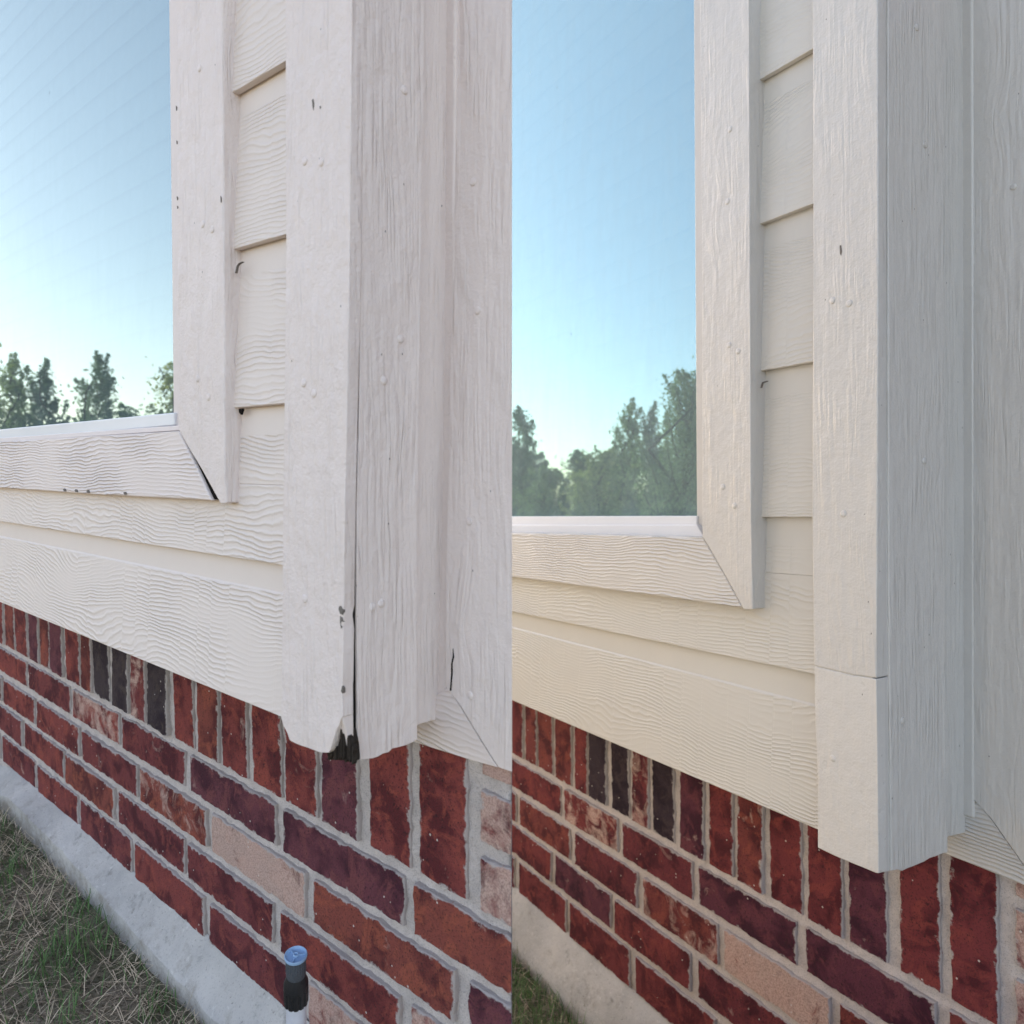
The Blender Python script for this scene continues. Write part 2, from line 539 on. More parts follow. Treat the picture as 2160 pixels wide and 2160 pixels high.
def map_right(a):
    xs = [SOLD[k] for k in _ks]; ys = [SOLDR[k] for k in _ks]
    if a < xs[0]: return ys[0] + (a - xs[0]) * 0.53
    if a > xs[-1]: return ys[-1] + (a - xs[-1]) * 0.465
    return float(np.interp(a, xs, ys))
COURSES = [
    [-4.32, -3.87, -3.437, -2.962, -2.544, -2.101, -1.625, -1.150, -0.68, -0.2],
    [-4.20, -3.75, -3.342, -2.884, -2.414, -1.975, -1.500, -1.004, -0.52, -0.1],
    [-4.40, -3.95, -3.505, -3.045, -2.595, -2.111, -1.644, -1.165, -0.70, -0.2],
    [-4.25, -3.80, -3.363, -2.926, -2.470, -1.993, -1.530, -1.050, -0.58, -0.1]]
SKIN = {(1, 5): ('p', 0.95), (0, 3): ('r', 0.58), (0, 6): ('v', 0.05), (0, 5): ('v', 0.12), (3, 6): ('r', 0.75), (2, 7): ('r', 0.62), (1, 6): ('o', 0.1), (0, 7): ('o', 0.1), (2, 6): ('r', 0.1), (1, 4): ('o', 0.42), (2, 5): ('d', 0.1), (3, 5): ('d', 0.08), (0, 4): ('d', 0.2)}

def ragged(pts, step, amp, rnd):
    """subdivide an outline and let it wander like a hand-struck brick edge"""
    out = []
    off = rnd.random() * 50
    n = len(pts)
    for i in range(n):
        p, q = pts[i], pts[(i + 1) % n]
        L = (q - p).length
        k = max(2, int(L / step))
        d = (q - p).normalized()
        nrm = Vector((-d.z, 0, d.x))
        for j in range(k):
            t = j / k
            w = p.lerp(q, t)
            e = noise.noise(Vector((w.x * 50 + off, w.z * 50, 0))) * amp + noise.noise(Vector((w.x * 140 + off, w.z * 140, 5))) * amp * 0.6 + noise.noise(Vector((w.x * 420 + off, w.z * 420, 9))) * amp * 0.5
            if j == 0: e *= 0.3
            out.append(w + nrm * e)
    return out

def brick(H, quad, tone, wash, parent, rnd, cut=None, shade=(1, 1, 1)):
    """quad: 4 local points (anticlockwise seen from the front), Y is filled in here"""
    outl = ragged(quad, 0.0055, 0.0021, rnd)
    cx = sum((p for p in outl), Vector()) / len(outl)
    tilt = Vector((rnd.uniform(-1, 1) * 0.010, 0, rnd.uniform(-1, 1) * 0.018))
    face = -0.0025 - rnd.uniform(0, 0.0022)
    n = len(outl)
    vs, fs = [], []
    hx = max(abs(p.x - cx.x) for p in outl); hz = max(abs(p.z - cx.z) for p in outl)
    for ins, yy in ((0.0, 0.012), (0.0, 0.0012), (0.0011, 0.0), (0.0085, 0.0)):
        for p in outl:
            d = p - cx
            q = Vector((cx.x + d.x * (1 - ins / hx), 0, cx.z + d.z * (1 - ins / hz)))
            y = yy if yy > 0.0015 else face + d.dot(tilt) + (0.0016 if yy > 0 else 0.0)
            vs.append(Vector((q.x, y, q.z)))
    if cut is not None:
        for v in vs:
            lim = cut(v)
            if v.x > lim: v.x = lim
    for r in range(3):
        for i in range(n):
            j = (i + 1) % n
            fs.append([r * n + i, r * n + j, (r + 1) * n + j, (r + 1) * n + i])
    fs.append(list(range(3 * n, 4 * n)))
    me = mesh('brick', vs, fs)
    ea = me.attributes.new('edge', 'FLOAT', 'POINT')
    ea.data.foreach_set('value', [1.7] * (2 * n) + [1.0] * n + [0.0] * n)
    bm = bmesh.new(); bm.from_mesh(me)
    bmesh.ops.recalc_face_normals(bm, faces=bm.faces)
    bmesh.ops.triangulate(bm, faces=[f for f in bm.faces if len(f.verts) > 4])
    bm.to_mesh(me); bm.free()
    o = link('brick', me, BRICK, parent, False)
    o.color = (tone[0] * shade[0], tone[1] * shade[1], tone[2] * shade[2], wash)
    return o

TONES = {'r': RED, 'd': DEEP, 'v': PURPLE, 'k': COAL, 'o': ORANGE, 'p': (0.22, 0.065, 0.05)}

def brick_wall(H, left, amap, slev, lev, slope, aref, a_min, a_max_fn, top_b, root):
    m = H.m
    bl = lambda b, a: b + slope * (a - aref)
    X = lambda a, b: H.ab(a, b, 0)
    rnd = random.Random(11)
    cut = None
    shade = (1.0, 1.0, 1.05) if left else (0.80, 0.72, 0.92)      # same bricks, a darker exposure put into the right wall's colour
    if left:
        def cut(v):            # the wall model ends on one straight cut
            return a_max_fn(v)
    # mortar bed: an uneven sheet just behind the brick faces
    zt, zb = H.ab(0, top_b, 0).z, H.ab(0, lev[-1] + 0.05, 0).z - 0.02
    x0 = H.ab(a_min, 0, 0).x
    x1 = H.ab(amap(-0.45), 0, 0).x
    st = 0.0075 if left else 0.009
    nx, nz = int((x1 - x0) / st), int((zt - zb) / st)
    vs, fs = [], []
    for j in range(nz + 1):
        for i in range(nx + 1):
            x, z = x0 + (x1 - x0) * i / nx, zb + (zt - zb) * j / nz
            y = 0.0016 + noise.noise(Vector((x * 45, z * 45, 3))) * 0.0026 + noise.noise(Vector((x * 160, z * 160, 9))) * 0.0016
            v = Vector((x, y, z))
            if cut: v.x = min(v.x, cut(v))
            vs.append(v)
    for j in range(nz):
        for i in range(nx):
            a = j * (nx + 1) + i
            fs.append([a, a + 1, a + nx + 2, a + nx + 1])
    wall = link('brick_wall', mesh('brick_wall', vs, fs), MORTAR, root, True)
    # soldier course
    sold = dict(SOLD)
    a, k = SOLD[-6], -6
    for d in (0.140, 0.115, 0.125, 0.165, 0.135, 0.15, 0.15, 0.15, 0.15, 0.15):
        a -= d; k -= 1; sold[k] = a
    ks = sorted(sold)
    hw = lambda k: SW.get(k, 12) / 2000.0 * (1.0 if left else 0.875)
    for k0, k1 in zip(ks, ks[1:]):
        A0, A1 = amap(sold[k0]), amap(sold[k1])
        if A1 < a_min: continue
        p0, p1 = X(A0, bl(slev, A0)), X(A1, bl(slev, A1))
        f = 1.0
        xl, xr = p0.x + hw(k0), p1.x - hw(k1)
        tz = H.ab(0, top_b + 0.02, 0).z
        quad = [Vector((xl, 0, p0.z + 0.002)), Vector((xr, 0, p1.z + 0.002)), Vector((xr, 0, tz)), Vector((xl, 0, tz))]
        tone, wash = ('k', 0.0) if k0 in (-4, -3, -1) else (BR.choice('rrdoov'), BR.uniform(0.0, 0.2))
        if k0 in (5,): tone = 'v'
        if k0 in (3, 4, 7, 6): tone = 'r'
        if k0 == -2: tone, wash = 'd', 0.42
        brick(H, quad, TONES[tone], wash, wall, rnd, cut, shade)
    # stretchers
    for ci, joints in enumerate(COURSES):
        for j in range(len(joints) - 1):
            A0, A1 = amap(joints[j]), amap(joints[j + 1])
            if A1 < a_min: continue
            jw = 0.006 + rnd.random() * 0.0045
            p0, p1 = X(A0, bl(lev[ci], A0)), X(A1, bl(lev[ci], A1))
            q0, q1 = X(A0, bl(lev[ci + 1], A0)), X(A1, bl(lev[ci + 1], A1))
            g0, g1 = 0.0050 + rnd.random() * 0.0025, 0.0050 + rnd.random() * 0.0025
            if ci == 3: g0 = 0.001
            xl, xr = max(p0.x, x0) + jw, p1.x - (0.006 + rnd.random() * 0.0045)
            if xr - xl < 0.02: continue
            quad = [Vector((xl, 0, q0.z + g0)), Vector((xr, 0, q1.z + g0)), Vector((xr, 0, p1.z - g1)), Vector((xl, 0, p0.z - g1))]
            if cut and min(v.x for v in quad) > cut(quad[0]) - 0.01: continue
            tone, wash = SKIN.get((ci, j), (BR.choice('rrrddvo'), BR.uniform(0.0, 0.22)))
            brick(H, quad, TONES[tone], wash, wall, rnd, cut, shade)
    # stretchers that carry on beside the last soldier
    A0 = amap(SOLD[8]) + 0.009 / m
    A1 = amap(-0.5)
    hgt = (lev[1] - lev[0])
    for i in range(3):
        b1 = slev - 0.004 - i * hgt
        b0 = b1 - hgt + 0.013 / m
        p0, p1 = X(A0, bl(b1, A0)), X(A1, bl(b1, A1))
        q0, q1 = X(A0, bl(b0, A0)), X(A1, bl(b0, A1))
        quad = [p0, p1, q1, q0]
        if cut and p0.x > cut(p0) - 0.01: continue
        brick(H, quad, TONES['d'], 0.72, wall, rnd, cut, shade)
    return wall

# ------------------------------------------------------------------ foundation, lofted between photographed lines
def foundation(H, rows, root, cut=None, seed=0):
    """rows: list of (polyline [(x,y)...], c); each is resampled along x"""
    N = 70
    vs, fs = [], []
    for ri, (pl, c) in enumerate(rows):
        xs = [p[0] for p in pl]; ys = [p[1] for p in pl]
        for i in range(N + 1):
            x = xs[0] + (xs[-1] - xs[0]) * i / N
            v = H.hit((x, float(np.interp(x, xs, ys))), c)
            if 0 < ri:
                v.z += noise.noise(Vector((v.x * 14, ri * 3.0, seed))) * 0.004 * (1 if ri > 1 else 0.3) + noise.noise(Vector((v.x * 70, ri, seed))) * 0.0018
                v.y += noise.noise(Vector((v.x * 25, ri * 7.0, seed + 4))) * 0.003
            vs.append(v)
    nr = len(rows)
    for i in range(N + 1):                 # carry the face down into the ground
        w = vs[(nr - 1) * (N + 1) + i] + Vector((0, 0, -0.45))
        vs.append(w)
    if cut:
        for v in vs:
            v.x = min(v.x, cut(v))
    for r in range(nr):
        for i in range(N):
            a = r * (N + 1) + i
            fs.append([a, a + N + 1, a + N + 2, a + 1])
    me = mesh('foundation', vs, fs)
    da = me.attributes.new('splash', 'FLOAT', 'POINT')
    da.data.foreach_set('value', [min(1.0, (i // (N + 1)) / (nr - 1)) ** 2 for i in range(len(vs))])
    o = link('foundation', me, CONCRETE, root, True)
    me.set_sharp_from_angle(angle=math.radians(28))
    return o

# ================================================================== the weathered corner (left)
def build_house(side):
    left = side == 'left'
    if left:
        H = House((-771, 973), 586, 24000, 0.48, 0.40, -1.9, 1.52)
        base = (0.76, 0.665, 0.628)
        rough, spec = 0.55, 0.35
    else:
        H = House((125, 1091), 1640, 3e5, 0.84, 1.00, -0.9, 1.12)
        base = (0.555, 0.530, 0.500)
        rough, spec = 0.36, 0.5
    root = bpy.data.objects.new('house_corner', None)
    COL.objects.link(root)
    root.matrix_world = H.M
    H.root = root
    sawz = paint_saw('painted_rough_sawn_board', base, rough, 'Z', 1.0 if left else 0.8, spec=spec)
    sawr = paint_saw('painted_return_board', base, rough, 'Z', 1.5, 0.37, spec=spec, scale=0.85, depth=0.0020)
    sawk = paint_saw('painted_neighbour_board', base, rough, 'Z', 1.3, 0.71, spec=spec, scale=0.9, depth=0.0018)
    sawx = paint_cedar('painted_sill_trim', base, rough, spec, 2.3, False, 0.0044, 0.0, 0.0010, 0.06)
    cedar = paint_cedar('painted_cedar_grain_siding', tuple(b * f for b, f in zip(base, (1.0, 1.0, 0.97))), rough, spec, 1.0 if left else 1.0)
    plain = paint_plain('paint_smooth', base, rough, spec)
    caulk = paint_plain('caulk_bead', tuple(b * 1.02 for b in base), rough, spec, 0.0012)

    if left:
        tag(root, 'weathered house corner with a cracked, rotted corner board above red brick and concrete', 'house', 'house corners shown side by side')
        cf, ck, cs, cg = 0.25, 0.010, 0.215, 0.185
        XC = 1080.0
        # cut plane through the model at its right-hand end
        e = H.eye()
        A, B = H.hit((1080, 200), 0.0), H.hit((1080, 1900), 0.0)
        cn = (A - e).cross(B - e).normalized()
        if cn.x < 0: cn = -cn
        cut = lambda v: e.x - (cn.y * (v.y - e.y) + cn.z * (v.z - e.z)) / cn.x - 0.0006
        lap = {-1: ((494, -165), (602, -244)), 0: ((494, 193), (602, 128)), 1: ((494, 525), (602, 494)), 2: ((496, 860), (598, 851)),
               3: ((0, 1099.5), (594.5, 1192)), 4: ((0, 1270), (592.5, 1512)), -2: ((494, -520), (602, -610))}
        mid = ((0, 1003), (606, 1024))
        xs = (452, 612, -66, 612)
        frac = {3: ((0, 1130), (540, 1239))}
    else:
        tag(root, 'freshly painted cream house corner with a patched corner board above red brick', 'house', 'house corners shown side by side')
        cf, ck, cs, cg = 0.215, 0.014, 0.183, 0.155
        XC = None
        cut = None
        lap = {-2: ((1602, -460), (1714, -560)), -1: ((1602.6, 167.7), (1713.6, 103)), 0: ((1602.6, 472.3), (1714, 430)), 1: ((1605, 781.8), (1714, 763.6)), 2: ((1605, 1090.8), (1713, 1090.4)),
               3: ((1080, 1289.6), (1716, 1421.5)), 4: ((1080, 1477), (1724.8, 1750)), -3: ((1602, -800), (1714, -900))}
        mid = ((1080, 1170), (1714, 1215))
        xs = (1562, 1726, 880, 1732)
        frac = {3: ((1080, 1322), (1620, 1460))}
    u = 1 / H.m
    # -------------------------------------------------- lap siding, one plank per course
    keys = sorted(lap)
    for k in keys[1:]:
        P0, Q0 = lap[k - 1]
        P1, Q1 = lap[k]
        c0, c1 = cs - 0.010 * u * 0.5, cs + 0.0035 * u
        up = lambda f: (((P0[0], P0[1] + (line_y(P1, Q1, P0[0]) - P0[1]) * f)), ((Q0[0], Q0[1] + (line_y(P1, Q1, Q0[0]) - Q0[1]) * f)))
        if k <= 2:
            t, bnd = up(-0.02), up(0.19)
            segs = [(xs[0], xs[1], [(*t, c0 - 0.0005, 0), (*bnd, c0 + (c1 - c0) * 0.2, 1), (P1, Q1, c1, 0)])]
        elif k == 3:
            cm = c0 + (c1 - c0) * 0.5
            t, bnd = up(-0.02), up(0.19)
            segs = [(xs[0], xs[1], [(*t, c0 - 0.0005, 0), (*bnd, c0 + (c1 - c0) * 0.2, 1), (*mid, cm, 0)]),
                    (xs[2], xs[3], [(*mid, cm, 1), (P1, Q1, c1, 0)])]
        else:
            t = up(-0.02)
            fr = frac[3]
            segs = [(xs[2], xs[3], [(*t, c0 - 0.0005, 0), (*fr, c0 + 0.0006 * u, 0), ((fr[0][0], fr[0][1] + 2.5), (fr[1][0], fr[1][1] + 4), c0 + 0.0022 * u, 1), (P1, Q1, c1 + 0.001 * u, 0)])]
        plank(H, 'siding_board', segs, cedar, root)

    # -------------------------------------------------- window: jamb trim, sill trim, vinyl frame, glass, blind
    if left:
        jamb = [(368, -150), (374.5, 540), (376, 907), (392.5, 937), (426, 993), (461, 1057), (464, 1062), (478, 1061), (474, 1000), (472, 540), (467, -150)]
        sill = [(-70, 936), (376, 909), (390, 938), (418, 995), (446, 1056), (200, 1043), (0, 1029), (-70, 1024)]
        frame_side = [(354, -150), (362, 540), (366.8, 905), (381, 905), (380, 540), (372, -150)]
        frame_bot = [(-70, 912.5), (367.2, 870), (367.2, 897), (-70, 937)]
        lip = [(-70, 929), (376, 897), (380, 908), (-70, 938)]
        glass = [(-70, -150), (356, -150), (370, 868), (370, 880), (-70, 925)]
        wx = (-70, 372)
    else:
        jamb = [(1475, -150), (1481, 540), (1481.5, 1131.7), (1500, 1162), (1533, 1220), (1567.7, 1284), (1573, 1286), (1587, 1285), (1584, 1080), (1581, 540), (1579, -150)]
        sill = [(880, 1119), (1080, 1123), (1481, 1132.5), (1499.5, 1163), (1532.5, 1221), (1566.8, 1283.4), (1480, 1270), (1080, 1217), (880, 1189)]
        frame_side = [(1462, -150), (1466, 540), (1469.5, 1105), (1490, 1120), (1488, 540), (1480, -150)]
        frame_bot = [(880, 1090), (1469.6, 1088), (1469.6, 1109), (880, 1110)]
        lip = [(880, 1107), (1469.6, 1107), (1484, 1133), (1080, 1126), (880, 1121)]
        glass = [(880, -150), (1464, -150), (1472, 1088), (1472, 1098), (880, 1098)]
        wx = (880, 1472)
    ct = cf - 0.008
    o = prism(H, 'jamb_trim', jamb, ct, (ct - cs) * H.m + 0.012, sawz, root, 0.0042 if left else 0.003, 4)
    nails(H, [(421, 144), (428, 473), (448, 484), (417, 799), (440, 838)] if left else [(1540, 273), (1535, 425), (1538, 728), (1557, 741), (1525, 1027), (1549, 1067)], o, sawz, ct)
    o = prism(H, 'sill_trim', sill, ct - 0.0012 * u, (ct - cs) * H.m + 0.010, sawx, root, 0.002, 3)
    win = link('window', mesh('window', [H.hit(p, cg) for p in glass], [list(range(len(glass)))]), glass_mat('coated_glass', 0.335 if left else 0.385, 0.11 if left else 0.23, (0.80, 1.0, 0.99) if left else (0.60, 0.96, 1.05)), root)
    prism(H, 'window_frame', frame_side, cg + 0.010 * u, 0.012, plain, win, 0.0015)
    prism(H, 'window_frame', frame_bot, cg + 0.0135 * u, 0.016, VINYL, win, 0.0015)
    prism(H, 'window_frame', lip, cg + 0.018 * u, 0.014, VINYL if not left else plain, win, 0.0012)
    # blind slats hanging behind the pane
    cb = cg - 0.040 * u
    top = H.hit((wx[0], glass[0][1]), cb); bot = H.hit((wx[1] - 4, glass[2][1] + 6), cb)
    xl, xr = H.hit((wx[0], 500), cb).x, H.hit((wx[1] + 25, 500), cb).x
    pitch = 0.036 if left else 0.040
    sl = []
    for i in range(5):
        t = i / 4 - 0.5
        sl.append((t * 0.030 * math.cos(1.36) + 0.0, t * 0.046 * math.sin(1.36), 0.003 * (1 - 4 * t * t)))
    vs, fs = [], []
    for x in (xl, xr):
        for (dy, dz, bow) in sl: vs.append((x, dy - bow * 0.6, dz + bow * 0.3))
    for i in range(4): fs.append([i, i + 1, i + 6, i + 5])
    sm = mesh('blind_slat', vs, fs); sm.materials.append(SLAT)
    z = bot.z + 0.02
    while z < top.z:
        so = link('blind_slat', sm, None, win, True)
        so.location = (0, -cb * H.m, z)
        z += pitch
    # cord of the blind
    xc = H.hit((316, 700) if left else (1400, 700), cb + 0.02 * u).x
    cord = mesh('blind_cord', [(xc - 0.0012, -cb * H.m - 0.018, bot.z), (xc + 0.0012, -cb * H.m - 0.018, bot.z), (xc + 0.0012, -cb * H.m - 0.018, top.z), (xc - 0.0012, -cb * H.m - 0.018, top.z)], [[0, 1, 2, 3]])
    link('blind_cord', cord, SLAT, win)
    # sheathing behind everything, dark where the room lies
    if left:
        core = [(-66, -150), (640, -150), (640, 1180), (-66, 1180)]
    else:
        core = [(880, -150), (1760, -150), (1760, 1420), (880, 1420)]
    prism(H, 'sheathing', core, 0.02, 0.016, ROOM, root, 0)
    if left:
        prism(H, 'wall_back', [(-66, -150), (1080, -150), (1080, 2300), (560, 2200), (-66, 1660)], -0.03, 0.008, SHEATH, root, 0, cut=XC)
    else:
        prism(H, 'wall_back', [(880, -150), (2330, -150), (2330, 2900), (880, 1790)], -0.03, 0.008, SHEATH, root, 0)
        # unseen run of facade, added to shade the return boards
        e0 = H.hit((2320, 1000), 0.0)
        f = [Vector((e0.x, 0.004, -0.3)), Vector((e0.x + 1.1, 0.004, -0.3)), Vector((e0.x + 1.1, 0.004, 2.4)), Vector((e0.x, 0.004, 2.4))]
        prism_pts('facade_shade_wall', f, [v + Vector((0, 0.03, 0)) for v in f], UNSEEN_BRICK, root)

    # -------------------------------------------------- corner boards
    if left:
        pl = H.plane((742.6, 0), (722, 1500), cf)
        fb = [(602, -150), (602, 0), (603.3, 540), (597, 1080), (594, 1400), (592.5, 1513), (597, 1530), (605, 1545), (611, 1562), (622, 1568), (634, 1573), (647, 1577), (660, 1582), (672, 1587), (684, 1588), (693, 1588),
              (697.5, 1580), (701, 1566), (707, 1549), (710, 1538), (714, 1532), (719, 1517), (722.3, 1512), (722.3, 1480), (720.3, 1462), (722.8, 1440), (724.5, 1330), (721, 1300), (724.8, 1280), (727, 1080), (737.3, 560), (742.4, 0), (745, -150)]
        o = prism(H, 'corner_board', fb, cf, 0.0105, sawz, root, 0.0011, 3)
        nails(H, [(643, 340), (678, 342), (641, 808), (662, 830), (643, 1263)], o, sawz, cf)
        # side strip of the front board, peeling over the rotted hole
        st_ = [(745.2, -150), (742.8, 0), (737.7, 560), (727.4, 1080), (723, 1480), (722.5, 1514), (728, 1532), (733, 1556), (738, 1585), (740, 1606), (744, 1606), (744.5, 1590), (749.0, 1600),
               (746.0, 1560), (744.3, 1350), (745.6, 1100), (751.2, 900), (761.2, 680), (766.4, 300), (767.2, 0), (769, -150)]
        prism_ret(H, 'board_edge', st_, pl, -0.0006, 0.009, plain, root, 0.0006)
        rot = [(688, 1603), (697, 1580), (705, 1548), (716, 1512), (726, 1506), (740, 1540), (746, 1575), (748, 1606), (715, 1604)]
        prism(H, 'rotted_wood', rot, cf - 0.010 * u, 0.006, ROT, root, 0.001)
        rr = random.Random(4)
        xx = 690.0
        while xx < 744:                      # splintered fibres left in the hole
            w = rr.uniform(2.5, 5.5)
            tp = 1590 - (xx - 690) * 2.6 + rr.uniform(-6, 14) if xx < 718 else 1520 + (xx - 718) * 2.2 + rr.uniform(-4, 18)
            bt = 1597 + (xx - 690) * 0.15 + rr.uniform(-8, 8)
            if bt > tp + 8:
                prism(H, 'wood_splinter', [(xx, tp + 3), (xx + w * 0.5, tp - 4), (xx + w, tp + 2), (xx + w * 0.9, bt - 5), (xx + w * 0.4, bt), (xx + 0.3, bt - 3)], cf - (0.004 + rr.random() * 0.004) * u, 0.004, ROT, root, 0)
            xx += w
        bk = prism_ret(H, 'crack_backing', [(764, -150), (763, 0), (755, 700), (747, 1080), (744.5, 1585), (758, 1590), (756, 1100), (770, 0), (771, -150)], pl, -0.0026, 0.004, CRACK, root, 0)  # black sheet paints in the dark of the open joint
        r2 = [(767.4, -150), (765.8, 0), (765.0, 300), (761.9, 620), (757.0, 900), (753.6, 1080), (753.4, 1350), (755.5, 1590), (757, 1602), (766, 1602), (778, 1600.5), (786, 1600), (798, 1596), (808, 1590), (820, 1587), (828, 1579), (838, 1577), (850, 1574), (862, 1570), (872, 1565), (880.5, 1559),
              (879, 1480), (880, 1080), (888.2, 540), (896, 0), (900, -150)]
        o = prism_ret(H, 'return_board', r2, pl, 0.0, 0.02, sawr, root, 0.0014, 3)
        nails(H, [(853, 190), (845, 715), (810, 803), (786, 1280), (804, 1273)], o, sawr, None, pl)
        inner = [(890, -150), (886, 0), (878, 540), (870, 1080), (869, 1540), (880, 1530.5), (900, 1524), (922, 1518), (944, 1512.5), (945, 1480), (957, 1457), (957, 1400), (964, 1080), (974, 540), (982, 0), (988, -150)]
        prism_ret(H, 'return_siding', inner, pl, -0.0150, 0.012, sawk, root, 0.0012)
        bead = [(963, -150), (960, 0), (957, 540), (950, 1080), (944, 1260), (941, 1400), (940, 1478), (952, 1474), (952, 1400), (955.5, 1200), (960.5, 1080), (970, 540), (977, 0), (981, -150)]
        prism_ret(H, 'caulk_bead', bead, pl, -0.0045, 0.016, caulk, root, 0.0025, 3)
        # neighbouring window trim: board with a mitred foot and the sloping piece below it
        kb = [(955, -150), (960, 0), (954.5, 540), (944, 1080), (940, 1280), (940, 1380), (941, 1449), (958, 1470), (972, 1489), (990, 1519), (1012, 1555), (1035, 1592), (1052, 1618.5), (1062, 1622), (1080, 1628), (1080, -150)]
        o = prism(H, 'neighbour_trim', kb, ck + 0.0035 * u, 0.010, sawk, root, 0.0012, cut=XC)
        nails(H, [(998, 384), (1008, 655), (990, 1100), (992, 1467)], o, sawk, ck + 0.0035 * u)
        kf = [(870, 1565), (868, 1500), (944, 1450), (949.5, 1459), (958.5, 1473.5), (970.5, 1492), (988.5, 1522), (1010.5, 1558), (1033.5, 1595), (1049.5, 1619.5), (1000, 1606), (940, 1587), (905, 1576)]
        prism(H, 'mitred_foot', kf, ck + 0.0020 * u, 0.010, sawx, root, 0.0010)
        kk = [(866, 1495), (946, 1440), (1080, 1600), (1080, 1640), (1048, 1617), (870, 1562)]
        prism(H, 'mitre_backing', [(935, 1440), (958, 1448), (1060, 1612), (1046, 1616)], ck - 0.002 * u, 0.004, CRACK, root, 0)
        prism(H, 'mitre_backing', [(374, 912), (382, 906), (466, 1055), (444, 1052)], ct - 0.0045 * u, 0.004, CRACK, root, 0)
        # chips where the paint has come off
        for pts in ([(715, 1279), (719, 1278), (724, 1288), (722, 1297), (717, 1294), (714, 1286)], [(717, 1299), (721, 1303), (723, 1312), (720, 1310), (718, 1318), (722.5, 1322), (719, 1326), (717, 1312)],
                    [(719, 1458), (721.5, 1447), (724, 1452), (724.5, 1460), (722, 1463)]):
            prism(H, 'paint_chip', pts, cf + 0.0004 * u, 0.002, BARE, root, 0)
        for pts in ([(658, 211), (660.5, 208), (662.5, 219), (661, 233), (659, 226)], [(674, 224), (676, 223), (676.5, 228), (674.5, 229)]):
            prism(H, 'paint_chip', pts, cf + 0.0003 * u, 0.002, BARE, root, 0)
        prism(H, 'dark_gap', [(503, 863), (511, 862), (511, 866), (508, 875), (504, 870)], cs + 0.003 * u, 0.002, CRACK, root, 0)
        for (px, py, hh) in ((371.5, 228, 5), (372.5, 300, 4), (373.5, 418, 4), (374, 437, 3), (465.5, 420, 7)):
            prism(H, 'paint_chip', [(px - 0.8, py - hh), (px + 1.2, py - hh * 0.4), (px + 0.9, py + hh * 0.7), (px - 0.2, py + hh)], ct + 0.0006 * u, 0.002, BARE, root, 0)
        prism(H, 'caulk_crack', [(495.5, 576), (498.5, 561), (503, 555), (511, 551.5), (511, 552.6), (504, 556.3), (500, 561), (497, 576)], cs + 0.006 * u, 0.002, BARE, root, 0)
        prism(H, 'caulk_crack', [(955, 1368), (957, 1386), (953.5, 1400), (954, 1420), (952, 1440), (951, 1457), (948.5, 1457), (950, 1440), (951.5, 1420), (951.5, 1400), (954.5, 1385)], ck + 0.0042 * u, 0.002, CRACK, root, 0)
        for (px, py) in ((134.5, 1033), (159, 1034.5), (184, 1036), (262, 1040)):
            prism(H, 'paint_chip', [(px - 2, py), (px - 0.5, py - 2.5), (px + 1.6, py - 1.5), (px + 2.6, py + 3.2), (px + 0.3, py + 3.6)], ct + 0.0006 * u, 0.002, BARE, root, 0)
    else:
        pl = H.plane((1851, 0), (1853.4, 1842), cf)
        up_ = [(1713, -150), (1713.6, 0), (1715, 540), (1713, 1080), (1716.4, 1404), (1735, 1408.5), (1760, 1414), (1800, 1424), (1848.5, 1430.5), (1850.2, 1080), (1852, 540), (1851, 0), (1850, -150)]
        o = prism(H, 'corner_board', up_, cf, 0.0125, sawz, root, 0.0013, 3)
        nails(H, [(1756, 634), (1791, 640), (1779, 1084), (1757, 1600)], o, sawz, cf)
        lo_ = [(1717.5, 1406.2), (1735, 1410.6), (1760, 1416.2), (1800, 1426.2), (1848.6, 1432.6), (1851.4, 1620), (1853.4, 1842), (1846, 1841), (1820, 1830), (1795, 1820), (1760, 1805), (1724.8, 1788), (1724.8, 1640), (1719, 1500)]
        o = prism(H, 'patch_board', lo_, cf + 0.0002 * u, 0.0125, paint_saw('painted_patch_board', tuple(b * 1.06 for b in base), rough - 0.03, 'Z', 0.45, 0.2, spec=spec), root, 0.0013, 3)
        o['label'] = 'short patch piece let in at the foot of the corner board'
        prism(H, 'crack_backing', [(1722, 1398), (1840, 1425), (1840, 1440), (1722, 1412)], cf - 0.0012 * u, 0.004, plain, root, 0)
        s1 = [(1850.4, -150), (1851.4, 0), (1852.4, 540), (1850.6, 1080), (1849, 1430.3), (1875, 1424.5), (1874, 1080), (1873.3, 540), (1873, 0), (1873, -150)]
        prism_ret(H, 'board_edge', s1, pl, -0.0022, 0.010, plain, root, 0.0006)
        s2 = [(1849, 1432.6), (1851.8, 1620), (1853.8, 1842), (1880, 1837), (1878, 1620), (1875, 1427)]
        prism_ret(H, 'board_edge', s2, pl, -0.0022, 0.010, plain, root, 0.0006)
        r2 = [(1873.6, -150), (1873.6, 0), (1874, 540), (1874.6, 1080), (1878.5, 1620), (1880.5, 1838), (1893, 1835.5), (1904, 1838), (1914, 1833), (1930, 1827), (1950, 1818.5), (1962, 1811), (1975, 1807), (1990, 1801), (2000, 1798.5), (1997, 1620), (1993, 1080), (1991.5, 540), (1990, 0), (1988, -150)]
        o = prism_ret(H, 'return_board', r2, pl, 0.0, 0.02, sawr, root, 0.0014, 3)
        nails(H, [(1934, 58), (1951, 305), (1950, 972), (1904, 1520)], o, sawr, None, pl)
        inner = [(1980, -150), (1982, 0), (1985, 1080), (1988, 1770), (2000, 1765), (2032, 1758), (2066, 1750), (2074, 1700), (2074, 1080), (2070, 0), (2068, -150)]
        prism_ret(H, 'return_siding', inner, pl, -0.0150, 0.012, sawk, root, 0.0012)
